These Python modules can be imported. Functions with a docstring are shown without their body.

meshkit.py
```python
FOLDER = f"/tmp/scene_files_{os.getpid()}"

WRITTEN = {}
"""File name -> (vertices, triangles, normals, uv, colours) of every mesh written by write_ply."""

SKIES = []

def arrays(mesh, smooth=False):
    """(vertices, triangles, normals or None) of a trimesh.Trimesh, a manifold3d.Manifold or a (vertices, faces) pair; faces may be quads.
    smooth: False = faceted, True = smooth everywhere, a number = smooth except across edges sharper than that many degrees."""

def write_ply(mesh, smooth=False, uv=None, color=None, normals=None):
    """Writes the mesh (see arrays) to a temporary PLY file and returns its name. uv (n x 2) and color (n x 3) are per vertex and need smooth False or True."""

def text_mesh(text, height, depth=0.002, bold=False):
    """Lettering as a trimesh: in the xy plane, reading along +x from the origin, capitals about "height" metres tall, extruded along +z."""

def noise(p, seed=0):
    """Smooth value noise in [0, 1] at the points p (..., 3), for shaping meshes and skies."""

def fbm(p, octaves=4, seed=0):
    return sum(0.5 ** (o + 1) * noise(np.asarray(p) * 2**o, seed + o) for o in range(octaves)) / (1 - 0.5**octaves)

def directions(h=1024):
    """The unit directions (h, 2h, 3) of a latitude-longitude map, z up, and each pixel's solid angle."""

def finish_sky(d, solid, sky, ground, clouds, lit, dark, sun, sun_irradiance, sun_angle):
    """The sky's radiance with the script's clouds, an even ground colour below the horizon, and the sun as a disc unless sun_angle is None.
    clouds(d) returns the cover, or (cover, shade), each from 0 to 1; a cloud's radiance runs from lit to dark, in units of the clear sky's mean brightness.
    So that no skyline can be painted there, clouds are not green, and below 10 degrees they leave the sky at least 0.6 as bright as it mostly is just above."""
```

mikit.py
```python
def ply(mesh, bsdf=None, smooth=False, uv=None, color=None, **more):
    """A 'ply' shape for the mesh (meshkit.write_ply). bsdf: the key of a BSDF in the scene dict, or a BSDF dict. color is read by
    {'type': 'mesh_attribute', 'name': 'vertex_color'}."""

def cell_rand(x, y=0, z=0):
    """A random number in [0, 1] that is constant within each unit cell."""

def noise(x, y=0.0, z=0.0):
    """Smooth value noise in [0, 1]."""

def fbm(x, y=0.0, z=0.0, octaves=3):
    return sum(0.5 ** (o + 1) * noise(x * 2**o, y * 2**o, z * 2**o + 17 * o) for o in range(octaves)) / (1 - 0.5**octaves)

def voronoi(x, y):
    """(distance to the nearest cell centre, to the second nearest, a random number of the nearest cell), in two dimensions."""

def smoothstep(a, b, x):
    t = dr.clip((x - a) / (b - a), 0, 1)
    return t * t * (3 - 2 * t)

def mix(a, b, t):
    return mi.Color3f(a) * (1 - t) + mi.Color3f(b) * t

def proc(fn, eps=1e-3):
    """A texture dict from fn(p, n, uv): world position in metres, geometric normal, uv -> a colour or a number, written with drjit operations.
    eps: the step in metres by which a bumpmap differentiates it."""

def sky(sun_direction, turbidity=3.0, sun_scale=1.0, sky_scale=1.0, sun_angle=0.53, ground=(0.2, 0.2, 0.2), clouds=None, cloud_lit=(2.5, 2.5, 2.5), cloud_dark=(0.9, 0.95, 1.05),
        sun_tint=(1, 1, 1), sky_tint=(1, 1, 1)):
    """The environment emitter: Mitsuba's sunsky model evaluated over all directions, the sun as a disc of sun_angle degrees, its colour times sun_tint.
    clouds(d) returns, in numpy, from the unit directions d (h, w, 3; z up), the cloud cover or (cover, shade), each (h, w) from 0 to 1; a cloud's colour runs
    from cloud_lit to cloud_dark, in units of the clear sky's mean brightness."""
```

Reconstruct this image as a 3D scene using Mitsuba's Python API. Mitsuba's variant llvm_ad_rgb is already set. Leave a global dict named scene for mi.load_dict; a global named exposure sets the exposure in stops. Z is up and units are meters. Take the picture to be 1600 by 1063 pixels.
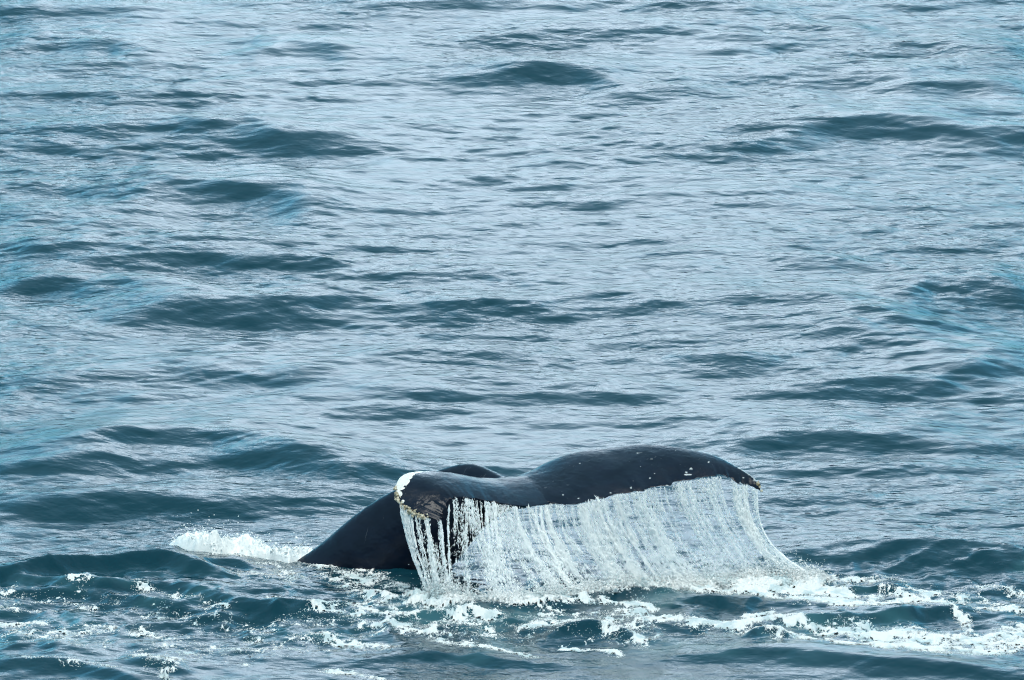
import math
import numpy as np, trimesh, manifold3d as m3
import drjit as dr, mitsuba as mi
import mikit, meshkit
from scipy.interpolate import CubicSpline, RegularGridInterpolator, PchipInterpolator
from scipy.ndimage import gaussian_filter1d
from scipy.spatial import cKDTree

T = mi.ScalarTransform4f
scene, labels = {}, {}

# ------------------------------------------------------------------ camera, sky, exposure
CAM_H, PITCH, HFOV = 13.6, math.radians(9.29), 7.85       # from a ship's rail, long lens
PX = 800 / math.tan(math.radians(HFOV / 2))               # focal length in pixels of a 1600 wide frame
scene['camera'] = {'type': 'perspective', 'fov': HFOV, 'fov_axis': 'x', 'near_clip': 1.0, 'far_clip': 12000.0,
                   'to_world': T().look_at(origin=[0, 0, CAM_H], target=[0, math.cos(PITCH), CAM_H - math.sin(PITCH)], up=[0, 0, 1])}


SUN = np.array([0.02, -0.45, 0.88]) / np.linalg.norm([0.02, -0.45, 0.88])


def overcast(d):
    """slate overcast above a clearer, teal lower sky, with an unseen pale glow low ahead, shaped to lighten the middle water"""
    el = np.degrees(np.arcsin(np.clip(d[..., 2], 0, 1)))
    az = np.degrees(np.arctan2(d[..., 0], d[..., 1]))
    n = meshkit.fbm(np.stack([d[..., 0] * 3, d[..., 1] * 3, d[..., 2] * 6], -1), 4, 3)
    glow = np.exp(-((az - 0.3) / 7.6) ** 2) * np.exp(-(np.maximum(el - 8, 0) / 17) ** 2)
    low = np.exp(-(el / 30) ** 2) * np.clip(0.35 + 0.9 * d[..., 1], 0, 1)
    cover = 1 - 0.85 * low * (1 - 0.9 * glow)
    shade = np.clip(1 - 1.05 * glow + 0.25 * (n - 0.5), 0, 1)
    bank = np.exp(-(el / 8.5) ** 2)                        # unseen dull band added along the horizon to darken the far water
    cover = np.maximum(cover, 0.9 * bank)
    shade = np.clip(shade + 0.75 * bank, 0, 1)
    return np.clip(cover, 0, 1), shade


scene['sky'] = mikit.sky(SUN, turbidity=3, sun_scale=0.28, sun_tint=(0.84, 0.98, 1.16), sun_angle=44, clouds=overcast, sky_tint=(0.46, 1.06, 0.98),
                         cloud_lit=(2.6, 3.05, 3.5), cloud_dark=(0.32, 0.62, 0.76))
exposure = 3.1


def at_y(px, py, y):
    """the point at distance y along the sight line of a place in the photograph"""
    a = PITCH + math.atan((py - 531.5) / PX)
    s = y / math.cos(a) * math.cos(a - PITCH)             # depth along the axis
    return np.array([(px - 800) / PX * s, y, CAM_H - y * math.tan(a)])


def on_sea(px, py, z=0.0):
    a = PITCH + math.atan((py - 531.5) / PX)
    return at_y(px, py, (CAM_H - z) / math.tan(a))


# ------------------------------------------------------------------ materials
def water_ripple(p, n, uv):
    x, y = p.x, p.y
    wx = x + 0.25 * mikit.noise(x * 1.3, y * 1.3, 3.0)
    calm = 0.55 + 0.9 * mikit.noise(x * 0.35, y * 0.22, 8.0)
    a = mikit.noise(wx * 7.0, y * 9.0, 1.0) * 0.011
    b = mikit.noise(wx * 17.0 + y * 5.0, y * 22.0, 2.0) * 0.0042
    c = mikit.noise(wx * 40.0 - y * 9.0, y * 48.0, 5.0) * 0.0018
    return (a + b + c) * calm * 0.66




def water_colour(p, n, uv):
    """deep teal; paler where the tail has beaten air into it"""
    wx = p.x + 0.5 * mikit.noise(p.x * 2.0, p.y * 1.5, 2.0)
    air = mikit.smoothstep(0.45, 0.85, mikit.fbm(wx * 1.7, p.y * 1.4, 4.0, 4))
    air *= mikit.smoothstep(64.6, 66.5, p.y) * mikit.smoothstep(70.0, 68.6, p.y - 0.12 * p.x) * mikit.smoothstep(8.0, 4.5, dr.abs(p.x))
    return mikit.mix([0.002, 0.031, 0.048], [0.035, 0.115, 0.140], air * 0.8)


scene['water_base'] = {'type': 'principled', 'base_color': mikit.proc(water_colour), 'roughness': 0.10, 'eta': 1.334}
scene['water_mat'] = {'type': 'bumpmap', 'arbitrary': mikit.proc(water_ripple, eps=0.004), 'scale': 1.0, 'nested': {'type': 'ref', 'id': 'water_base'}}
scene['foam_mat'] = {'type': 'principled', 'base_color': mikit.proc(lambda p, n, uv: mikit.mix([0.48, 0.56, 0.58], [0.70, 0.71, 0.71], mikit.smoothstep(0.28, 0.52, mikit.fbm(p.x * 9, p.y * 7, 3.0, 4)))), 'roughness': 0.5, 'specular': 0.4}
scene['foam_two'] = {'type': 'twosided', 'bsdf': {'type': 'ref', 'id': 'foam_mat'}}
scene['spray_mat'] = {'type': 'principledthin', 'base_color': {'type': 'rgb', 'value': [0.97, 0.98, 0.98]}, 'roughness': 0.35, 'diff_trans': 0.45, 'eta': 1.33, 'spec_trans': 0.0}

# ------------------------------------------------------------------ the sea surface
rng = np.random.default_rng(7)
NW = 190
lam = np.exp(np.linspace(math.log(0.16), math.log(7.5), NW)) * rng.uniform(0.95, 1.05, NW)
ang = rng.normal(0, 0.52, NW) * np.where(lam > 2.5, 0.75, 1.15) + np.where(lam > 2.5, 0.05, 0.0)
kx, ky = 2 * np.pi / lam * np.sin(ang), -2 * np.pi / lam * np.cos(ang)
slope = np.interp(np.log(lam), np.log([0.16, 0.3, 0.6, 1.0, 2.5, 7.5]), [0.0088, 0.0108, 0.0112, 0.0112, 0.0122, 0.0094])
amp, ph = slope * lam / (2 * np.pi), rng.uniform(0, 2 * np.pi, NW)

# crests that stand out in the swell: (crest line in the photograph, height m, width of the near face m, width of the back m)
CRESTS = [
    ([(0, 60), (60, 57), (150, 62), (250, 82)], .15, .9, 2.2), ([(390, 80), (470, 70), (560, 84)], .09, .7, 1.5),
    ([(440, 80), (560, 78), (640, 102), (770, 142), (860, 150)], .08, .9, 2.0), ([(50, 188), (160, 186), (270, 187), (370, 212), (520, 218), (650, 245)], .16, .9, 2.4),
    ([(190, 295), (300, 283), (380, 288), (440, 303), (520, 318)], .18, .9, 2.2), ([(450, 333), (560, 327), (650, 335)], .10, .7, 1.6),
    ([(0, 336), (170, 338), (240, 345)], .09, .6, 1.6), ([(0, 388), (170, 386), (290, 387), (420, 398), (520, 402)], .12, .7, 2.0),
    ([(0, 438), (70, 430), (160, 438), (300, 446)], .16, .8, 1.9), ([(200, 480), (350, 476), (450, 467), (540, 460)], .14, .8, 1.9),
    ([(0, 598), (90, 594), (180, 603), (280, 606)], .08, .5, 1.4), ([(470, 600), (600, 604), (700, 612)], .07, .5, 1.3), ([(280, 572), (420, 577), (520, 580)], .07, .5, 1.3),
    ([(20, 700), (130, 688), (230, 673), (340, 673), (400, 692), (480, 713), (620, 738)], .22, .85, 1.4),
    ([(0, 742), (100, 730), (230, 722), (330, 725), (380, 718), (450, 730), (560, 738)], .10, .5, 1.1),
    ([(0, 778), (100, 773), (220, 773), (330, 777), (430, 772), (540, 768)], .10, .5, 1.2),
    ([(780, 52), (950, 46), (1050, 42), (1200, 56)], .16, .9, 2.2), ([(1000, 10), (1130, 12), (1220, 20)], .13, .9, 2.0), ([(1230, 36), (1360, 42)], .08, .7, 1.8),
    ([(560, 12), (680, 14), (800, 20), (900, 18)], .12, .9, 2.0), ([(0, 10), (120, 6), (240, 12)], .12, .9, 2.0),
    ([(760, 122), (870, 112), (1000, 128), (1090, 135)], .13, .8, 2.0), ([(950, 80), (1060, 76), (1180, 82)], .08, .6, 1.6), ([(1040, 172), (1200, 165), (1300, 172)], .09, .7, 1.6),
    ([(860, 236), (1000, 228), (1160, 215), (1330, 190), (1400, 186), (1450, 203), (1600, 208)], .18, .95, 2.3), ([(1370, 126), (1480, 124), (1600, 130)], .15, .8, 2.0),
    ([(1480, 75), (1600, 78)], .12, .8, 2.0), ([(1020, 388), (1100, 383), (1180, 388), (1340, 403)], .12, .7, 1.7), ([(1050, 442), (1140, 460), (1230, 464), (1350, 484), (1480, 510)], .17, .8, 1.6),
    ([(870, 452), (1010, 470), (1150, 492), (1330, 538), (1600, 556)], .10, .6, 1.2), ([(1030, 540), (1130, 550), (1200, 544), (1350, 542), (1500, 553), (1600, 558)], .18, .8, 1.6),
    ([(1240, 604), (1350, 597), (1530, 582), (1600, 580)], .10, .6, 1.4), ([(1120, 684), (1250, 672), (1380, 677), (1520, 692)], .13, .7, 1.5), ([(1400, 452), (1520, 443), (1600, 453)], .14, .7, 1.8),
    ([(1000, 300), (1150, 304), (1300, 298)], .08, .7, 1.6), ([(640, 470), (760, 480), (900, 470), (1010, 460)], .10, .7, 1.6), ([(560, 545), (720, 540), (860, 550)], .09, .6, 1.5),
    # round the whale
    ([(20, 888), (60, 874), (150, 868), (240, 864), (285, 872), (330, 888)], .22, .17, .55), ([(300, 884), (350, 871), (372, 876), (400, 890)], .07, .14, .30),
    ([(0, 903), (100, 914), (200, 916), (270, 915), (330, 933), (390, 950), (520, 956)], .11, .20, .55), ([(30, 928), (150, 934), (260, 946), (350, 962)], .05, .12, .35),
    ([(340, 930), (420, 922), (470, 928)], .05, .2, .5), ([(420, 958), (455, 949), (475, 955), (540, 950)], .07, .10, .25),
    ([(1225, 864), (1300, 851), (1360, 850), (1440, 858), (1500, 872), (1640, 876)], .12, .33, .75), ([(1300, 880), (1400, 866), (1470, 862)], .05, .2, .4),
    ([(1430, 880), (1480, 868), (1600, 876)], .06, .2, .5), ([(1230, 962), (1330, 958), (1400, 953), (1470, 944), (1500, 952)], .10, .14, .5),
    ([(1060, 936), (1150, 934), (1240, 944)], .05, .2, .4), ([(1170, 992), (1210, 985), (1230, 992)], .09, .10, .22), ([(860, 985), (930, 978), (990, 990)], .09, .12, .25),
    ([(620, 968), (720, 962), (800, 968)], .06, .10, .25), ([(0, 1022), (110, 1028), (180, 1045), (240, 1064)], .08, .2, .6), ([(200, 1028), (250, 1034), (290, 1054)], .06, .12, .35),
    ([(0, 1008), (60, 1006), (120, 1012)], .05, .15, .4), ([(1080, 1018), (1200, 1012), (1330, 1025), (1500, 1045), (1640, 1055)], .11, .3, .7), ([(560, 1030), (700, 1020), (830, 1030), (920, 1036)], .06, .2, .5),
    ([(570, 930), (640, 945), (720, 950)], .05, .10, .2), ([(1300, 920), (1370, 914), (1420, 922)], .06, .10, .25), ([(640, 945), (720, 957), (830, 952), (900, 934), (1010, 922), (1080, 916)], .06, .14, .25),
]
crest_fn = []
for line, h, wn, wf in CRESTS:
    w = np.array([on_sea(*q, 0.75 * h)[:2] for q in line])
    for j in range(1, len(w)):
        k = 1.1 * (w[j, 0] - w[j - 1, 0])
        w[j, 1] = w[j - 1, 1] + np.clip(w[j, 1] - w[j - 1, 1], -k, k)
    tx = np.linspace(w[0, 0], w[-1, 0], 201)
    ty = gaussian_filter1d(PchipInterpolator(w[:, 0], w[:, 1])(tx), 11, mode='nearest')
    crest_fn.append((CubicSpline(tx, ty), w[0, 0], w[-1, 0], h, wn, wf))


def crests(x, y):
    z = np.zeros_like(x)
    wob = (meshkit.noise(np.stack([x * 1.1, y * 0.4, 0 * x], -1), 5) - 0.5) * 0.9 + (meshkit.noise(np.stack([x * 3.7, y * 1.2, 0 * x], -1), 6) - 0.5) * 0.35
    hs = 0.85 + 0.3 * meshkit.noise(np.stack([x * 1.6, y * 0.5, 0 * x + 9], -1), 8)
    for f, a, b, h, wn, wf in crest_fn:
        m = 0.3 * (b - a)
        i = np.flatnonzero((x > a - m) & (x < b + m))
        if not len(i):
            continue
        xi = x[i]
        xc = np.clip(xi, a, b)
        d = (y[i] - f(xc) + wob[i] * min(wn, .5)) / np.sqrt(1 + 0.7 * f(xc, 1) ** 2)
        k = np.abs(d) < 2.6 * wf
        i, d, xi = i[k], d[k], xi[k]
        e = np.clip((xi - a + m) / (1.9 * m), 0, 1) * np.clip((b + m - xi) / (1.9 * m), 0, 1)
        e = e * e * (3 - 2 * e)
        u = np.where(d < 0, -d / wn, d / wf)
        prof = 0.55 * np.exp(-u * u) + 0.45 / (1 + (1.6 * u) ** 2) * np.exp(-0.3 * u * u)
        z[i] += 0.92 * h * hs[i] * e * prof
    return z


def calm_map(x, y):
    """the whale's slick: little chop in front of it"""
    q = np.exp(-((x - 1.0) / 3.0) ** 2 - ((y - 65.2) / 1.1) ** 2)
    return 1 - 0.6 * q


def sea_z(x, y, limit=0.0):
    """height of the water; waves shorter than limit are left out"""
    shp = np.shape(x)
    x, y = np.ravel(x).astype(np.float32), np.ravel(y).astype(np.float32)
    z = np.zeros(len(x), np.float32)
    short = np.zeros(len(x), np.float32)
    for i in range(NW):
        if lam[i] < limit:
            continue
        w = np.float32(amp[i]) * np.sin(np.float32(kx[i]) * x + np.float32(ky[i]) * y + np.float32(ph[i]))
        if lam[i] < 1.2:
            short += w
        else:
            z += w * (0.75 if lam[i] > 2 else 0.9)
    gust = 0.55 + 0.9 * meshkit.noise(np.stack([x * 0.42, y * 0.2, 0 * x], -1), 31)
    near = np.clip((72.5 - y) / 4, 0, 1)
    z = z * (1 - 0.55 * near) + short * gust * calm_map(x, y) * (1 + 0.3 * np.clip((70 - y) / 2, 0, 1))
    if limit < 0.5:
        z = z + crests(x, y)
    turb = np.clip((71.5 - y) / 2, 0, 1) * np.clip((y - 65) / 1.5, 0, 1)          # broken water where the tail has churned it
    k = np.flatnonzero((turb > 0) & (np.abs(x) < 9))
    if len(k) and limit < 0.5:
        p = np.stack([x[k] * 2.1, y[k] * 1.5, 0 * x[k]], -1)
        r = 1 - np.abs(2 * meshkit.fbm(p, 4, 12) - 1)
        z[k] += turb[k] * (r - 0.6) * 0.085 * np.clip((70.0 - y[k]) / 0.8 + np.clip(x[k] + 1.5, 0, 1), 0.1, 1)
    return z.reshape(shp)


def grade(lo, hi, step, far, ratio=1.28):
    core = np.arange(lo, hi + step / 2, step)
    out, s = [], step
    while (out[-1] if out else 0) < far:
        s *= ratio
        out.append((out[-1] if out else 0) + s)
    out = np.array(out)
    return core, out


cx, ox = grade(-10.6, 10.6, 0.0265, 4000)
cy, oy = grade(62.6, 121.0, 0.05, 4000)
yy = [62.6]
while yy[-1] < 121:
    yy.append(yy[-1] + 0.040 * (yy[-1] / 63) ** 1.2)
cy = np.array(yy)
xs = np.concatenate([(cx[0] - ox)[::-1], cx, cx[-1] + ox])
ys = np.concatenate([(cy[0] - oy)[::-1], cy, cy[-1] + oy])
ys = ys[ys > -3000]
X, Y = np.meshgrid(xs, ys)
Z = np.zeros_like(X)
i0, i1 = np.searchsorted(xs, cx[0] - 1e-6), np.searchsorted(xs, cx[-1] + 1e-6)
j0, j1 = np.searchsorted(ys, cy[0] - 1e-6), np.searchsorted(ys, cy[-1] + 1e-6)
Z[:] = sea_z(X, Y, 2.0) * np.exp(-(np.maximum(np.abs(X) - 30, 0) / 30) ** 2) * np.exp(-(np.maximum(np.abs(Y - 90) - 50, 0) / 40) ** 2)
Z[j0:j1, i0:i1] = sea_z(X[j0:j1, i0:i1], Y[j0:j1, i0:i1])
nx, ny = len(xs), len(ys)
q = (np.arange(ny - 1)[:, None] * nx + np.arange(nx - 1)).ravel()
F = np.concatenate([np.stack([q, q + 1, q + nx + 1], 1), np.stack([q, q + nx + 1, q + nx], 1)])
V = np.stack([X.ravel(), Y.ravel(), Z.ravel()], 1)
scene['water'] = mikit.ply((V, F), 'water_mat', smooth=True)
labels['water'] = {'label': 'grey-teal open sea with low rippled swell around the whale', 'category': 'sea', 'kind': 'structure'}


# ------------------------------------------------------------------ the whale's tail
def spline(points, n, ends=None):
    p = np.array(points, float)
    t = np.arange(len(p))
    return CubicSpline(t, p)(np.linspace(0, len(p) - 1, n))


def loft(rings):
    """closed tube through rings (s, k, 3), capped"""
    s, k, _ = rings.shape
    v = np.vstack([rings.reshape(-1, 3), rings[0].mean(0), rings[-1].mean(0)])
    f = []
    for i in range(s - 1):
        a = i * k + np.arange(k)
        b = i * k + (np.arange(k) + 1) % k
        f += [np.stack([a, b, b + k], 1), np.stack([a, b + k, a + k], 1)]
    a, b = np.arange(k), (np.arange(k) + 1) % k
    f.append(np.stack([np.full(k, s * k), b, a], 1))
    o = (s - 1) * k
    f.append(np.stack([np.full(k, s * k + 1), o + a, o + b], 1))
    m = trimesh.Trimesh(v, np.vstack(f), process=False)
    if m.volume < 0:
        m.invert()
    return m


def manifold(m):
    return m3.Manifold(m3.Mesh(np.asarray(m.vertices, np.float32), np.asarray(m.faces, np.uint32)))


LEFT = [((835, 770, 69.2), (885, 790, 68.6)), ((800, 750, 69.35), (856, 788, 68.62)), ((770, 751, 69.25), (820, 791, 68.4)), ((735, 748, 69.1), (780, 786, 68.3)),
        ((700, 741, 68.95), (745, 780, 68.2)), ((665, 738, 68.75), (718, 777, 68.12)), ((635, 741, 68.55), (702, 781, 68.06)), ((620, 755, 68.38), (696, 794, 68.02)),
        ((621, 777, 68.22), (691, 805, 67.98)), ((638, 796, 68.08), (688, 811, 67.95)), ((665, 808, 67.98), (687, 815, 67.93))]
RIGHT = [((765, 772, 69.3), (825, 790, 68.45)), ((800, 750, 69.45), (856, 785, 68.64)), ((828, 738, 69.5), (890, 789, 68.58)), ((862, 721, 69.55), (928, 782, 68.66)), ((902, 708, 69.6), (967, 773, 68.75)),
         ((945, 702, 69.65), (1006, 765, 68.82)), ((990, 697, 69.65), (1045, 757, 68.9)), ((1035, 697, 69.6), (1080, 748, 68.97)), ((1075, 703, 69.52), (1108, 743, 69.0)),
         ((1112, 712, 69.42), (1132, 744, 69.03)), ((1145, 727, 69.3), (1153, 753, 69.06)), ((1171, 743, 69.2), (1173, 761, 69.08)), ((1189, 757, 69.13), (1187, 767, 69.1))]
T_LEFT = [.05, .15, .14, .12, .105, .09, .075, .06, .05, .04, .02]
T_RIGHT = [.05, .15, .15, .14, .13, .12, .11, .10, .085, .07, .055, .045, .025]


def fluke(stations, thick, n, seed, sign):
    le = spline([at_y(*s[0]) for s in stations], n)
    te = spline([at_y(*s[1]) for s in stations], n)
    th = spline(np.array(thick)[:, None], n)[:, 0]
    r = np.random.default_rng(seed)
    u = np.linspace(0, 1, n)
    saw = meshkit.noise(np.stack([u * 42, 0 * u, 0 * u], -1), seed) - 0.5 + 0.7 * (meshkit.noise(np.stack([u * 95, 0 * u, 0 * u], -1), seed + 1) - 0.5)
    saw *= np.clip((u - 0.12) * 4, 0, 1) * np.clip((1 - u) * 10, 0.2, 1)
    chord = te - le
    te = te + chord / np.linalg.norm(chord, axis=1, keepdims=True) * saw[:, None] * 0.045
    chord = te - le
    mid = (le + te) / 2
    span = np.gradient(mid, axis=0)
    nrm = np.cross(chord, span) * sign
    nrm /= np.linalg.norm(nrm, axis=1, keepdims=True)
    nrm *= np.sign(nrm[n // 3, 2])
    for _ in range(6):
        nrm[1:-1] = (nrm[:-2] + 2 * nrm[1:-1] + nrm[2:]) / 4
    c = (1 - np.cos(np.linspace(0, np.pi, 15))) / 2
    prof = 1.9 * np.sqrt(c) * (1 - c) ** 0.85 + 0.05 * np.sqrt(np.clip(c * (1.0 - c) * 4, 0, 1))
    camber = 0.22 * 4 * c * (1 - c)
    rings = []
    for i in range(n):
        t = th[i]
        up = le[i] + chord[i] * c[:, None] + nrm[i] * (t * (0.5 * prof + camber))[:, None]
        lo = le[i] + chord[i] * c[:, None] + nrm[i] * (t * (-0.5 * prof + camber))[:, None]
        rings.append(np.vstack([up, lo[-2:0:-1]]))
    return loft(np.array(rings)), le, te, nrm


fl, leL, teL, nL = fluke(LEFT, T_LEFT, 90, 3, 1)
fr, leR, teR, nR = fluke(RIGHT, T_RIGHT, 130, 4, -1)

STOCK = [((330, 950), (530, 1060), 70.3, .30), ((412, 908), (590, 1010), 70.2, .30), ((485, 862), (640, 955), 70.1, .28), ((526, 829), (668, 925), 70.0, .27), ((565, 797), (692, 898), 69.95, .26),
         ((615, 767), (722, 868), 69.85, .24), ((662, 744), (745, 838), 69.8, .22), ((702, 730), (768, 815), 69.72, .20), ((737, 726), (790, 800), 69.6, .19),
         ((770, 738), (812, 795), 69.4, .17), ((800, 753), (832, 793), 69.15, .12), ((826, 768), (846, 792), 68.9, .05)]
up = spline([at_y(*s[0], s[2]) for s in STOCK], 70)
lo = spline([at_y(*s[1], s[2] - 0.05) for s in STOCK], 70)
lat = spline(np.array([s[3] for s in STOCK])[:, None], 70)[:, 0]
phi = np.linspace(0, 2 * np.pi, 32, endpoint=False)
rings = []
for i in range(70):
    mid, half = (up[i] + lo[i]) / 2, (up[i] - lo[i]) / 2
    cosp, sinp = np.sign(np.cos(phi)) * np.abs(np.cos(phi)) ** 0.95, np.sin(phi) * (0.82 + 0.18 * np.abs(np.sin(phi)))
    rings.append(mid + half * cosp[:, None] + np.array([0.25, 1.0, 0.1]) * (lat[i] * sinp)[:, None])
stock = loft(np.array(rings))

body = manifold(stock) + manifold(fl) + manifold(fr)
body = body.refine_to_length(0.022)
bm = body.to_mesh()
body = trimesh.Trimesh(bm.vert_properties[:, :3], bm.tri_verts, process=False)
body.merge_vertices()
trimesh.smoothing.filter_taubin(body, lamb=0.5, nu=0.52, iterations=14)
e = body.edges_unique
from scipy.sparse import coo_matrix
W = coo_matrix((np.ones(2 * len(e)), (np.r_[e[:, 0], e[:, 1]], np.r_[e[:, 1], e[:, 0]])), shape=(len(body.vertices),) * 2).tocsr()
deg = np.asarray(W.sum(1))
v = np.array(body.vertices)
hub = at_y(818, 764, 69.0)                                  # the two lobes and the stock run into one another without a crease
wgt = np.exp(-(np.linalg.norm((v - hub) * [1, 0.8, 1], axis=1) / 0.27) ** 4)[:, None] * np.clip((np.linalg.norm(v - at_y(856, 787, 68.6), axis=1)[:, None] - 0.10) / 0.15, 0, 1)
for _ in range(70):
    v += 0.6 * wgt * (W @ v / deg - v)
body.vertices = v
v = np.array(body.vertices)
v += body.vertex_normals * ((meshkit.fbm(v * 6, 3, 4) - 0.5) * 0.012 + (meshkit.noise(v * 35, 9) - 0.5) * 0.0025)[:, None]
body.vertices = v

PATCH = np.array([leL[k] for k in (46, 50, 54, 58, 62, 66, 70, 74)]) + np.array([0.03, -0.02, 0.0])
PATCH_R = [.05, .075, .095, .105, .105, .085, .035, .02]


MARKS = []
for a_, b_, r_ in [(1079, 728, .016), (1072, 733, .013), (985, 757, .014), (925, 777, .020), (937, 781, .013), (905, 773, .011), (1046, 756, .018), (1105, 717, .010), (1163, 742, .013), (1160, 750, .014), (1022, 735, .009), (1018, 742, .010), (1002, 724, .007), (880, 768, .010), (955, 765, .009)]:
    ray = at_y(a_, b_, 69.0) - [0, 0, CAM_H]
    ray /= np.linalg.norm(ray)
    rel = v - [0, 0, CAM_H]
    along = rel @ ray
    off = np.linalg.norm(rel - along[:, None] * ray, axis=1)
    k = np.flatnonzero(off < 0.035)
    if len(k):
        MARKS.append((v[k[np.argmin(along[k])]], r_))
RIM_LIGHT = leR[88:127:3] + np.array([0, 0.0, 0.012])  # sky rim light on the leading edge, painted pale into the skin colour


def skin_col(p, n, uv):
    f = mikit.fbm(p.x * 9, p.y * 9, p.z * 9, 3)
    g = mikit.noise(p.x * 60, p.y * 60, p.z * 60)
    base = mikit.mix([0.003, 0.006, 0.014], [0.008, 0.014, 0.030], f)
    spots = mikit.smoothstep(0.86, 0.92, mikit.noise(p.x * 22, p.y * 13, p.z * 30)) * mikit.smoothstep(0.66, 0.74, mikit.noise(p.x * 5, p.y * 4 + 3, p.z * 6))
    spots *= mikit.smoothstep(0.2, 0.6, p.x)
    scr = mikit.smoothstep(0.93, 0.97, mikit.noise(p.x * 9 + p.y * 14, p.y * 60 - p.x * 50, 4.0)) * mikit.smoothstep(0.5, 0.6, mikit.noise(p.x * 3, p.y * 3, 8.0))
    col = mikit.mix(base, [0.55, 0.58, 0.60], dr.clip(0.8 * spots + 0.10 * scr, 0, 1))
    for c, r in MARKS:
        d = dr.sqrt(dr.square(p.x - c[0]) + dr.square((p.y - c[1]) * 0.35) + dr.square((p.z - c[2]) * 1.8))
        col = mikit.mix(col, [0.5, 0.53, 0.55], mikit.smoothstep(1.0, 0.5, d / float(r) + 0.9 * (g - 0.5)) * 0.85)
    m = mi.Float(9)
    for c in RIM_LIGHT:
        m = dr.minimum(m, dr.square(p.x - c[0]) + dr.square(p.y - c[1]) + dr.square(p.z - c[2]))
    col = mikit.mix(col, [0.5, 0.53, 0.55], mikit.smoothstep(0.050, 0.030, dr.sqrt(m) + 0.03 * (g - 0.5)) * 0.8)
    m = mi.Float(0)
    for c, r in zip(PATCH, PATCH_R):
        d = dr.sqrt(dr.square(p.x - c[0]) + dr.square(p.y - c[1]) + dr.square(p.z - c[2]))
        m = dr.maximum(m, 1 - d / float(r))
    m = mikit.smoothstep(0.10, 0.26, m + dr.minimum(m * 4, 1) * (2.0 * (f - 0.47) + 0.9 * (g - 0.5)))
    white = mikit.mix([0.72, 0.72, 0.66], [0.80, 0.80, 0.78], g)
    return mikit.mix(col, white, m)


def skin_bump(p, n, uv):
    return mikit.noise(p.x * 45, p.y * 45, p.z * 45) * 0.0016 + mikit.noise(p.x * 110, p.y * 110, p.z * 110) * 0.0006


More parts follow.
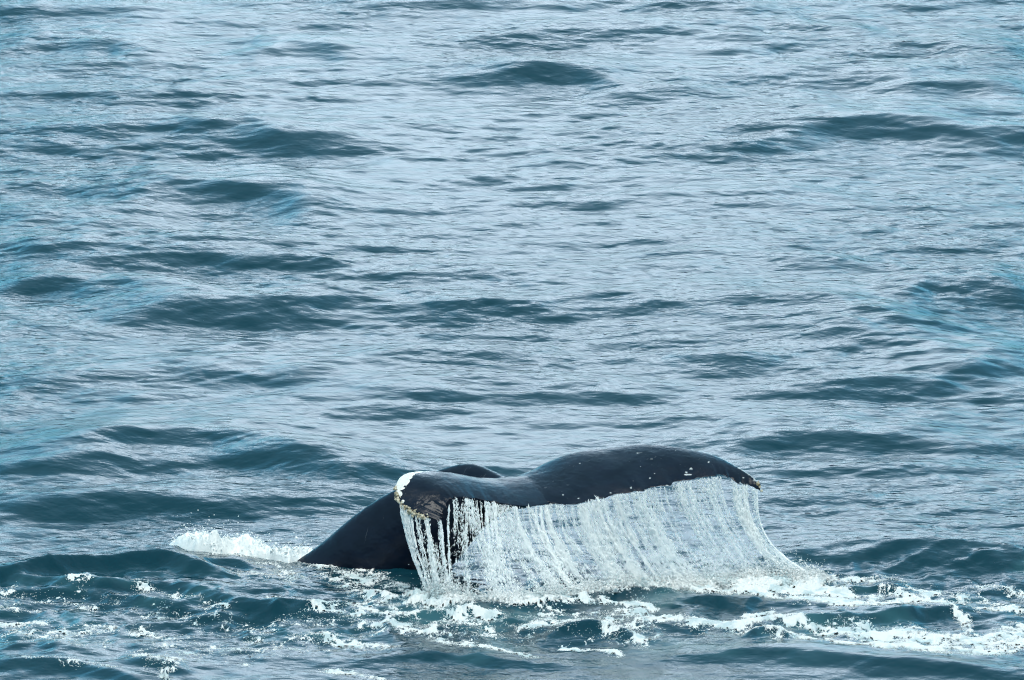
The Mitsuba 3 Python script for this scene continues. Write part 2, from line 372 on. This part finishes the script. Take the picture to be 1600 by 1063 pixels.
scene['skin_base'] = {'type': 'principled', 'base_color': mikit.proc(skin_col), 'roughness': mikit.proc(lambda p, n, uv: 0.12 + 0.22 * mikit.smoothstep(0.35, 0.7, mikit.fbm(p.x * 5, p.y * 5, p.z * 14, 4))), 'eta': 1.35}
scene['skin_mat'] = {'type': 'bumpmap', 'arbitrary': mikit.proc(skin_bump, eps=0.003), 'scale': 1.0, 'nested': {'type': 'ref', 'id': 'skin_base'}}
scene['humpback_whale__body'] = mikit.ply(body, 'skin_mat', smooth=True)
labels['humpback_whale'] = {'label': 'black humpback whale raising its arched tail and flukes out of the sea, water pouring off', 'category': 'whale'}

# barnacles along the rim of the near fluke tip and on the far tip
scene['barnacle_mat'] = {'type': 'principled', 'base_color': mikit.proc(lambda p, n, uv: mikit.mix([0.22, 0.15, 0.06], [0.72, 0.68, 0.56], mikit.noise(p.x * 50, p.y * 50, p.z * 50))), 'roughness': 0.6}
rb = np.random.default_rng(11)


def barnacles(spots, rmin, rmax):
    out = []
    prof = [(0.0, .55), (.30, .75), (.45, 1.0), (.75, .8), (1.05, 0.0), (1.1, -.4)]
    for c in spots:
        r = rb.uniform(rmin, rmax)
        b = trimesh.creation.revolve(np.array([(a * r, z * r * .9) for a, z in prof][::-1]), sections=9)
        bv = np.array(b.vertices)
        bv[:, :2] *= 1 + 0.25 * rb.normal(size=(1, 2))
        b.vertices = bv
        d = rb.normal(size=3) * 0.35 + np.array([-.5, -.8, .25])
        b.apply_transform(trimesh.geometry.align_vectors([0, 0, 1], d / np.linalg.norm(d)))
        b.apply_translation(c)
        out.append(b)
    return trimesh.util.concatenate(out)


idx = np.clip(90 - np.abs(rb.normal(0, 13, 110)), 54, 89).astype(int)
spots = leL[idx] + rb.normal(size=(110, 3)) * 0.012 + np.array([-.002, -.010, 0.0])
scene['humpback_whale__barnacle_cluster'] = mikit.ply(barnacles(spots, .006, .016), 'barnacle_mat', smooth=40)
labels['humpback_whale__barnacle_cluster'] = {'label': 'yellowish barnacles crusting the white rim of the near fluke tip', 'kind': 'stuff'}
idx = rb.integers(125, 130, 12)
spots = (leR[idx] + teR[idx]) / 2 + rb.normal(size=(12, 3)) * 0.012 + np.array([0, -.01, 0.01])
scene['humpback_whale__barnacle_cluster_001'] = mikit.ply(barnacles(spots, .006, .013), 'barnacle_mat', smooth=40)
labels['humpback_whale__barnacle_cluster_001'] = {'label': 'small ochre barnacles on the far fluke tip', 'kind': 'stuff'}

# ------------------------------------------------------------------ drops and blobs
OCT_V = np.array([[1, 0, 0], [-1, 0, 0], [0, 1, 0], [0, -1, 0], [0, 0, 1], [0, 0, -1]], float)
OCT_F = np.array([[0, 2, 4], [2, 1, 4], [1, 3, 4], [3, 0, 4], [2, 0, 5], [1, 2, 5], [3, 1, 5], [0, 3, 5]])
ICO = trimesh.creation.icosphere(1)


def drops(c, r, d, stretch, bv=OCT_V, bf=OCT_F):
    """small beads of water: centres c, radii r, direction d, stretched along it"""
    n = len(c)
    d = d / np.linalg.norm(d, axis=1, keepdims=True)
    a = np.cross(d, [0.3, 0.9, 0.1])
    a /= np.linalg.norm(a, axis=1, keepdims=True)
    b = np.cross(d, a)
    v = c[:, None] + r[:, None, None] * (bv[None, :, :1] * a[:, None] + bv[None, :, 1:2] * b[:, None] + bv[None, :, 2:] * (d * stretch[:, None])[:, None])
    f = bf[None] + (np.arange(n) * len(bv))[:, None, None]
    return v.reshape(-1, 3), f.reshape(-1, 3)


def join(parts):
    vs, fs, o = [], [], 0
    for a, b in parts:
        vs.append(a)
        fs.append(b + o)
        o += len(a)
    return np.vstack(vs), np.vstack(fs)


# ------------------------------------------------------------------ the curtain of water that falls from the trailing edge
edge = np.vstack([leL[86:70:-1][:0], leL[74:89:2], teL[86:8:-1], teR[10:126]])
epx = 800 + edge[:, 0] / edge[:, 1] * PX * 0.985
s = np.concatenate([[0], np.cumsum(np.linalg.norm(np.diff(edge[:, [0, 2]], axis=0), axis=1))])
order = np.argsort(edge[:, 0])
edge = edge[order]
ex = edge[:, 0]
# lip of the curtain as a function of x, lower envelope where the tip folds
xb = np.linspace(ex[0], ex[-1], 260)
lip = np.array([edge[np.abs(ex - x) < 0.012][np.argmin(edge[np.abs(ex - x) < 0.012][:, 2])] if (np.abs(ex - x) < 0.012).any() else [x, np.interp(x, ex, edge[:, 1]), np.interp(x, ex, edge[:, 2])] for x in xb])
LIPX = xb
lipf = lambda x: np.stack([x, np.interp(x, LIPX, lip[:, 1]), np.interp(x, LIPX, lip[:, 2]) - 0.012], -1)
TOP_PX = [635, 700, 760, 800, 855, 985, 1100, 1190]
BOT_PX = [676, 715, 800, 868, 925, 1062, 1184, 1288]
BOT_PY = [945, 953, 950, 944, 930, 917, 910, 908]
X0 = (np.array(TOP_PX) - 800) / PX * 69.3
base_pts = np.array([on_sea(a, b) for a, b in zip(BOT_PX, BOT_PY)])
bx, by = PchipInterpolator(X0, base_pts[:, 0]), PchipInterpolator(X0, base_pts[:, 1])
curve = PchipInterpolator(X0, [1.5, 1.4, 1.5, 1.7, 1.6, 1.5, 1.7, 3.0])


def fall(x, t):
    """where the water that left the lip at x is after the fraction t of its fall"""
    a = lipf(x)
    e = curve(x)
    return np.stack([a[:, 0] + (bx(x) - a[:, 0]) * t ** e, a[:, 1] + (by(x) - a[:, 1]) * t ** 1.2, a[:, 2] * (1 - t) + 0.02 * t], -1)


XA, XB = LIPX[0], LIPX[-1]


def nz(a, b, c=0.0, seed=0):
    return meshkit.noise(np.stack([a, b, np.zeros_like(a) + c], -1), seed)


def density(x, t):
    px = 800 + x / 69.0 * PX
    fine = nz(x * 55, t * 2.0, seed=21)
    mid = nz(x * 17, t * 1.1, seed=22)
    wide = nz(x * 5.5, t * 0.8, seed=23)
    tear = nz(x * 34, t * 13, seed=24)
    st = np.clip((0.55 * fine + 0.75 * mid + 0.35 * wide - 0.78 + 0.06 * t) * 4.5, 0, 1)
    body_ = np.interp(px, [640, 680, 740, 770, 830, 870, 900, 960, 1010, 1060, 1120, 1170, 1190], [.55, .6, .4, .75, .95, .80, .62, .95, .8, .55, .45, .40, .9])
    low = np.interp(px, [640, 740, 850, 1000, 1190], [.9, 1.05, 1.0, 1.05, 1.05])
    fog = np.interp(px, [640, 730, 780, 900, 1000, 1080, 1180, 1190], [.01, .02, .14, .14, .17, .17, .16, .1]) * (1 - 0.6 * t)
    d = st * body_ * (1 - t + low * t) + fog * (0.4 + 0.6 * tear)
    d *= np.clip(0.25 + 1.6 * tear, 0, 1)
    hole = np.clip(1.5 - 2.2 * np.abs(t - 0.55), 0, 1) * np.exp(-((px - 893) / 14) ** 2)
    return np.clip(d * (1 - 0.75 * hole), 0, 1)


rd = np.random.default_rng(5)
PXS = lambda x: 800 + x / 69.0 * PX


def weight(x):
    return np.interp(PXS(x), [640, 690, 735, 765, 830, 870, 890, 915, 960, 1010, 1060, 1120, 1165, 1185, 1190], [.5, .55, .32, .7, 1.0, .85, .35, .95, 1.0, .95, .6, .45, .35, .9, 1.0])


curtain = []
NS = 135
x0 = rd.uniform(XA, XB, NS)
x0 = np.sort(np.clip(np.where(rd.uniform(size=NS) < 0.55, rd.choice(rd.uniform(XA, XB, 34), NS) + rd.normal(size=NS) * 0.022, x0), XA, XB))
lean = rd.normal(size=NS) * 0.055
w0 = weight(x0) * np.clip(np.exp(rd.normal(-0.85, 0.7, NS)), 0.08, 1.6)
w0 *= np.clip(0.6 + 1.8 * (nz(x0 * 4.1, 0 * x0 + 3.3, seed=29) - 0.2), 0.3, 1.5)                  # bunches and thin places
w0[-3:] = [0.9, 1.0, 1.0]
cs, rs_, ds, ss = [], [], [], []
for k in range(NS):
    n = int(1050 * w0[k])
    t = rd.uniform(0, 1, n) ** 0.85
    t = np.minimum(t, 1)
    breakup = nz(t * rd.uniform(5, 14), 0 * t + k * 7.3, seed=44)                    # a stream thins out and breaks on its way down
    t = t[rd.uniform(0, 1, n) < np.clip(0.15 + 1.5 * breakup - 0.25, 0.08, 1)]
    n = len(t)
    wig = lean[k] * t + (nz(t * 3.0, 0 * t + k * 3.1, seed=45) - 0.5) * 0.10 * t
    sig = (0.0035 + 0.014 * t * rd.uniform(0.4, 1.6)) * np.exp(rd.normal(0.25, 0.55))
    xs1 = np.clip(x0[k] + wig + rd.normal(size=n) * sig, XA, XB)
    p = fall(xs1, t)
    d = fall(xs1, np.minimum(t + 0.02, 1.02)) - fall(xs1, t)
    p[:, 1] += rd.normal() * 0.03 * t + rd.normal(size=n) * (0.006 + 0.03 * t)
    cs.append(p)
    ds.append(d + rd.normal(size=p.shape) * 0.0025)
    rs_.append(np.exp(rd.normal(math.log(0.0034), 0.38, n)) * (0.8 + 0.5 * w0[k]))
    ss.append(rd.uniform(1.3, 4.5, n) * (1.25 - 0.5 * t))
# torn film of fine drops between the streams, with long slits in it
n = 170000
x = rd.uniform(XA, XB, n)
t = rd.uniform(0, 1, n)
px = PXS(x)
xl = x + 0.10 * (nz(x * 2.3, t * 1.2, seed=27) - 0.5) * t
open_ = np.interp(px, [640, 700, 740, 775, 855, 875, 905, 925, 990, 1030, 1070, 1180, 1190], [.70, .66, .62, .46, .34, .52, .62, .34, .30, .46, .40, .40, .2])
open_ = open_ + np.where(px > 1040, 0.22, 0.06) * np.clip((t - 0.40) * 5, 0, 1) * np.clip((0.98 - t) * 8, 0, 1)
slit = 0.62 * nz(xl * 21, t * 2.3, seed=24) + 0.38 * nz(xl * 43, t * 4.2, seed=26)
slit = (slit - slit.mean()) / slit.std()
cut = np.interp(open_, [0, .1, .2, .3, .4, .5, .6, .7], [-2.5, -1.28, -.84, -.52, -.25, 0, .25, .52])
film = np.clip((slit - cut) * 1.9 + 0.15, 0.02, 1)
speck = np.clip(0.2 + 1.5 * nz(x * 90, t * 60, seed=28), 0, 1)
depth_ = np.interp(px, [640, 760, 800, 980, 1050, 1190], [.55, .75, 1.0, .95, .62, .5]) * (1 + 0.25 * t)
keep = rd.uniform(0, 1, n) < 0.50 * film * speck * depth_
x, t = x[keep], t[keep]
p = fall(x, t)
ds.append(fall(x, np.minimum(t + 0.02, 1.02)) - p)
cs.append(p + rd.normal(size=p.shape) * np.stack([0.003 + 0.006 * t, 0.012 + 0.05 * t, 0.008 + 0 * t], -1))
rs_.append(np.exp(rd.normal(math.log(0.0033), 0.4, len(p))))
ss.append(rd.uniform(1.0, 3.2, len(p)))
# drops thrown wide near the foot
n = 2600
x = rd.uniform(XA, XB, n)
t = 1 - rd.exponential(0.10, n)
x, t = x[t > 0.2], t[t > 0.2]
p = fall(x, t)
ds.append(rd.normal(size=p.shape))
cs.append(p + rd.normal(size=p.shape) * [0.05, 0.20, 0.03])
rs_.append(np.exp(rd.normal(math.log(0.0035), 0.4, len(p))))
ss.append(rd.uniform(1.0, 1.6, len(p)))
cs, rs_, ds, ss = np.vstack(cs), np.concatenate(rs_), np.vstack(ds), np.concatenate(ss)
curtain.append(drops(cs, rs_, ds, ss))

# unbroken strands inside the streams
NP = 46
ringk = np.linspace(0, 2 * np.pi, 5, endpoint=False)
ring = np.stack([np.cos(ringk), np.sin(ringk), 0 * ringk], -1)
for k in range(NS):
    for rep in range(1 + int(1.6 * w0[k])):
        tt = np.linspace(0, rd.uniform(0.3, 0.95), NP)
        pts = fall(np.clip(x0[k] + lean[k] * tt + rd.normal() * 0.006 + (nz(tt * 3.0, tt * 0 + k * 3.1, seed=45) - 0.5) * 0.10 * tt + (nz(tt * 9, tt * 0 + k * 31 + rep, seed=40) - 0.5) * 0.02, XA, XB), tt)
        pts[:, 1] += rd.normal() * 0.03 * tt
        rad = 0.0018 + 0.0085 * np.clip(nz(tt * 20, tt * 0 + k * 9 + rep * 5.5, seed=41) - 0.25, 0, 1) * (0.4 + w0[k])
        rad *= np.clip((1 - tt / tt[-1]) * 8, 0.05, 1)
        vv = (pts[:, None] + rad[:, None, None] * ring[None]).reshape(-1, 3)
        a = (np.arange(NP - 1)[:, None] * 5 + np.arange(5)).ravel()
        b = (np.arange(NP - 1)[:, None] * 5 + (np.arange(5) + 1) % 5).ravel()
        curtain.append((vv, np.vstack([np.stack([a, b, b + 5], 1), np.stack([a, b + 5, a + 5], 1)])))
scene['falling_water'] = mikit.ply(join(curtain), 'spray_mat', smooth=False)
labels['falling_water'] = {'label': 'curtain of white water streaming down from the trailing edge of the whale flukes', 'category': 'falling water', 'kind': 'stuff'}

# ------------------------------------------------------------------ foam on the sea: raised lacy froth
FOAM = [  # polyline in the photograph, half width in pixels (vertical), strength
    ([(0, 932), (22, 932)], 4, .8), ([(0, 955), (60, 958)], 4, .75), ([(0, 977), (65, 978)], 5, .8), ([(40, 995), (110, 992), (150, 986), (250, 990)], 6, .75), ([(210, 929), (260, 938), (310, 947), (352, 962)], 3, .95),
    ([(110, 929), (140, 928)], 3, .8), ([(125, 954), (185, 950)], 3, .7), ([(215, 1022), (240, 1036), (262, 1046), (280, 1038)], 8, .8), ([(255, 1050), (258, 1063)], 4, .9), ([(280, 1020), (330, 1030), (385, 1040)], 4, .65),
    ([(392, 898), (430, 893), (460, 905)], 10, .75), ([(360, 868), (380, 880), (395, 888)], 3, .8), ([(325, 874), (352, 868)], 2, .8), ([(430, 975), (520, 980)], 5, .6), ([(390, 1000), (520, 998)], 6, .65), ([(420, 956), (455, 950), (470, 953)], 3, .85),
    ([(410, 880), (470, 872), (520, 905), (560, 915)], 8, .65), ([(500, 885), (570, 905)], 8, .6), ([(490, 962), (560, 972), (590, 985)], 8, .62), ([(500, 997), (545, 1005), (612, 1013)], 5, .8), ([(545, 930), (640, 955)], 9, .6),
    ([(500, 1044), (560, 1052), (600, 1062)], 3, .8), ([(645, 950), (700, 958), (760, 950), (830, 950)], 10, .9), ([(690, 975), (740, 968), (800, 980), (860, 985)], 6, .7), ([(590, 975), (640, 985), (700, 1003), (730, 1007)], 6, .65),
    ([(840, 950), (890, 946), (1000, 946), (1020, 955), (990, 962)], 5, .85), ([(975, 962), (1050, 972), (1100, 978), (1160, 976)], 6, .85), ([(950, 988), (975, 998), (1000, 1003)], 8, .8), ([(730, 1012), (800, 1022), (835, 1033)], 3, .7), ([(880, 1012), (930, 1014), (970, 1022)], 3, .8),
    ([(560, 960), (700, 985), (850, 975), (1000, 985)], 16, .5), ([(840, 942), (920, 928), (1010, 918), (1090, 915), (1180, 918), (1275, 914)], 7, .95), ([(1010, 922), (1080, 922), (1180, 926), (1270, 924), (1330, 930)], 7, .92),
    ([(1180, 930), (1240, 938), (1300, 945), (1380, 950), (1465, 943)], 6, .95), ([(1260, 912), (1330, 908), (1400, 908), (1430, 920)], 6, .65), ([(1390, 941), (1430, 932), (1470, 930), (1510, 934)], 5, .8), ([(1480, 955), (1505, 966)], 4, .8), ([(1505, 968), (1515, 985)], 4, .85),
    ([(1080, 974), (1140, 979), (1200, 970), (1240, 976), (1300, 985)], 6, .92), ([(1165, 963), (1205, 958)], 3, .8), ([(1210, 995), (1260, 1005), (1340, 1013), (1450, 1003)], 5, .75), ([(1320, 990), (1430, 993), (1480, 1005), (1540, 1010), (1600, 990)], 11, .85), ([(1380, 1018), (1480, 1024), (1560, 1022), (1610, 1010)], 8, .95),
    ([(1280, 975), (1330, 988)], 6, .65), ([(1150, 985), (1230, 1000)], 7, .6), ([(1530, 920), (1600, 925)], 5, .6), ([(1530, 955), (1600, 952)], 4, .65), ([(0, 940), (120, 945), (250, 960), (420, 985)], 12, .42), ([(0, 985), (200, 1010), (420, 1015), (600, 1000)], 14, .40), ([(1250, 920), (1400, 930), (1550, 940)], 12, .42),
    ([(560, 890), (620, 912), (660, 940)], 8, .5), ([(40, 1035), (180, 1050)], 3, .5),
]
gx = np.arange(-5.2, 5.2, 0.0085)
gy = np.arange(64.2, 70.9, 0.018)
GX, GY = np.meshgrid(gx, gy)
amount = np.zeros_like(GX)
heap = np.zeros_like(GX)
for line, hw, st in FOAM:
    w = np.array([on_sea(*q_)[:2] for q_ in line])
    st_ = st * (0.72 if line[0][0] < 480 else 1.0)
    seg = np.vstack([np.linspace(w[i], w[i + 1], 24) for i in range(len(w) - 1)])
    wy = hw * 0.030                                       # pixels to metres away from the camera
    wx = hw * 0.012
    lo_, hi_ = seg.min(0) - [wx * 2.5, wy * 2.5], seg.max(0) + [wx * 2.5, wy * 2.5]
    a0, a1 = np.searchsorted(gx, [lo_[0], hi_[0]])
    b0, b1 = np.searchsorted(gy, [lo_[1], hi_[1]])
    if a1 <= a0 or b1 <= b0:
        continue
    sub = np.stack([GX[b0:b1, a0:a1].ravel() / wx, GY[b0:b1, a0:a1].ravel() / wy], 1)
    dd, _ = cKDTree(seg / [wx, wy]).query(sub)
    if st == .95 and line[0][1] > 935 and line[0][0] < 900 or st == .9:
        heap[b0:b1, a0:a1] = np.maximum(heap[b0:b1, a0:a1], np.exp(-(dd / 1.1) ** 2).reshape(b1 - b0, a1 - a0))
    amount[b0:b1, a0:a1] = np.maximum(amount[b0:b1, a0:a1], (st_ * np.exp(-(dd / 1.3) ** 2)).reshape(b1 - b0, a1 - a0))
wxn = GX + 0.16 * (meshkit.fbm(np.stack([GX * 3, GY * 2, 0 * GX], -1), 3, 51) - 0.5)
wyn = GY + 0.30 * (meshkit.fbm(np.stack([GX * 3, GY * 2, 0 * GX + 5], -1), 3, 52) - 0.5)
lace = np.zeros_like(GX)
for k, (fx, fy, w_) in enumerate([(4.0, 3.0, .46), (10, 9, .32), (26, 22, .22)]):
    lace += w_ * (1 - np.abs(2 * meshkit.fbm(np.stack([wxn * fx, wyn * fy, 0 * GX], -1), 2, 60 + k) - 1) * 1.9)
grain = meshkit.noise(np.stack([GX * 55, GY * 45, 0 * GX], -1), 70)
field = lace * 0.95 + amount * 0.86 + 0.34 * (grain - 0.5) - 1.07
field[amount < 0.08] = -1
surf = RegularGridInterpolator((ys[j0:j1], xs[i0:i1]), Z[j0:j1, i0:i1])(np.stack([GY, GX], -1))
H = surf + 0.002 + np.where(field > 0, (0.028 + 0.065 * heap) * np.sqrt(np.minimum(field, 0.6)) * (0.4 + meshkit.fbm(np.stack([GX * 13, GY * 10, 0 * GX], -1), 3, 71)), np.maximum(0.05 * field, -0.006))
on = field > -0.12
cell = on[:-1, :-1] & on[1:, :-1] & on[:-1, 1:] & on[1:, 1:]
jj, ii = np.nonzero(cell)
n_ = len(gx)
q = jj * n_ + ii
F = np.concatenate([np.stack([q, q + 1, q + n_ + 1], 1), np.stack([q, q + n_ + 1, q + n_], 1)])
V = np.stack([GX.ravel(), GY.ravel(), H.ravel()], 1)
used, F = np.unique(F, return_inverse=True)
rf = np.random.default_rng(21)
want = np.where((field > -0.42) & (field < 0.12), np.clip(1 - np.abs(field + 0.02) / 0.40, 0, 1) ** 1.6 * np.clip(amount * 1.5, 0, 1), 0)   # loose bubbles round every patch
k = rf.choice(want.size, 90000, p=want.ravel() / want.sum())
c = np.stack([GX.ravel()[k], GY.ravel()[k], surf.ravel()[k]], 1) + rf.normal(size=(len(k), 3)) * [0.006, 0.012, 0.001]
bub = drops(c, np.exp(rf.normal(math.log(0.0042), 0.35, len(k))), np.tile([0, 0, 1.0], (len(k), 1)), rf.uniform(0.4, 0.9, len(k)))
scene['sea_foam'] = mikit.ply((V[used], F.reshape(-1, 3)), 'foam_two', smooth=True)
scene['sea_foam__001'] = mikit.ply(bub, 'foam_two', smooth=False)
labels['sea_foam'] = {'label': 'lacy white foam patches and streaks floating on the churned water in front of the whale', 'category': 'foam', 'kind': 'stuff'}
print('foam tris', len(F))

# ------------------------------------------------------------------ splash where the curtain lands
rs = np.random.default_rng(8)
n = 24000
x = rs.uniform(XA, XB, n)
b = np.stack([bx(x), by(x), 0 * x], -1) + rs.normal(size=(n, 3)) * [0.05, 0.13, 0]
h = rs.exponential(0.030, n) * (0.3 + 1.6 * nz(x * 8, x * 0, seed=80) ** 1.5) * np.interp(PXS(x), [640, 700, 850, 950, 1190], [1.5, 1.6, 1.2, .9, 1.3])
b[:, 2] = sea_z(b[:, 0], b[:, 1]) + h
r = np.exp(rs.normal(math.log(0.0058), 0.5, n)) * np.clip(1.2 - h * 4, 0.35, 1.2)
parts = [drops(b, r, rs.normal(size=(n, 3)) + [0, 0, .5], rs.uniform(1, 2, n))]
scene['splash'] = mikit.ply(join(parts), 'foam_mat', smooth=False)
labels['splash'] = {'label': 'line of white splash drops where the falling curtain of water meets the sea', 'category': 'splash', 'kind': 'stuff'}

# ------------------------------------------------------------------ white water breaking at the left of the tail stock
rw = np.random.default_rng(9)
CX = [255, 275, 300, 330, 370, 420, 450, 478]
TOPY = [849, 841, 838, 836, 845, 850, 851, 853]
BOTY = [851, 858, 864, 868, 866, 872, 878, 870]
wx_ = np.arange((248 - 800) / PX * 71.0, (500 - 800) / PX * 71.0, 0.0085)
wv_ = np.linspace(0, 1, 60)
GU, GV = np.meshgrid(wx_, wv_)
gpx = 800 + GU * PX / 71.0
foot = np.interp(gpx, CX, [on_sea(a, b_)[1] for a, b_ in zip(CX, BOTY)])
depth = 0.30 + 0.12 * np.sin(gpx * 0.07)
GYY = foot + (GV - 0.1) * depth
end = np.clip((gpx - 250) / 45, 0, 1) ** 0.6 * np.clip((499 - gpx) / 60, 0, 1) ** 0.7
swell_ = np.interp(gpx, CX, [.04, .11, .17, .19, .15, .14, .13, .11]) * end
lump = meshkit.fbm(np.stack([GU * 14, GYY * 12, 0 * GU], -1), 4, 91)
fine_ = meshkit.noise(np.stack([GU * 60, GYY * 55, 0 * GU], -1), 92)
rise = np.sin(np.pi * np.clip(GV, 0, 1) ** 0.75)
hollow = np.exp(-((gpx - 356) / 24) ** 2 - ((GV - 0.12) / 0.22) ** 2)
top = swell_ * rise * (0.35 + 1.15 * lump) * (1 - 0.9 * hollow) + 0.022 * (fine_ - 0.5) * rise - 0.025 * (1 - rise) - 0.05 * hollow - 0.05 * (1 - np.clip(end * 3, 0, 1))
GZ = sea_z(GU, GYY) + top
a_, b_ = GU.shape
q = (np.arange(a_ - 1)[:, None] * b_ + np.arange(b_ - 1)).ravel()
Fw = np.concatenate([np.stack([q, q + 1, q + b_ + 1], 1), np.stack([q, q + b_ + 1, q + b_], 1)])
Vw = np.stack([GU, GYY, GZ], -1).reshape(-1, 3)
parts = [(Vw, Fw)]
k = rw.choice(len(Vw), 900)
k = k[(rise.ravel()[k] > 0.35) & (top.ravel()[k] > 0.02)]
c = Vw[k] + rw.normal(size=(len(k), 3)) * [0.015, 0.03, 0.008] + np.stack([0 * k, 0 * k, rw.exponential(0.012, len(k))], -1)
parts.append(drops(c, np.exp(rw.normal(math.log(0.0065), 0.4, len(k))), rw.normal(size=(len(k), 3)), rw.uniform(0.8, 1.5, len(k))))
k = rw.choice(len(Vw), 900)
k = k[top.ravel()[k] > 0.03]
c = Vw[k] + np.stack([rw.normal(size=len(k)) * .03, 0 * k, rw.exponential(0.045, len(k))], -1)
parts.append(drops(c, np.exp(rw.normal(math.log(0.0042), 0.4, len(k))), rw.normal(size=(len(k), 3)), rw.uniform(1, 1.8, len(k))))
scene['froth_mat'] = {'type': 'twosided', 'bsdf': {'type': 'principled', 'base_color': {'type': 'rgb', 'value': [0.86, 0.88, 0.88]}, 'roughness': 0.5, 'specular': 0.4}}
scene['white_water'] = mikit.ply(join(parts), 'froth_mat', smooth=True)
labels['white_water'] = {'label': 'low roll of bright white water breaking to the left of the black tail stock', 'category': 'white water', 'kind': 'stuff'}
print('tris', {k: len(meshkit.WRITTEN[v_['filename']][1]) for k, v_ in scene.items() if v_.get('type') == 'ply'})
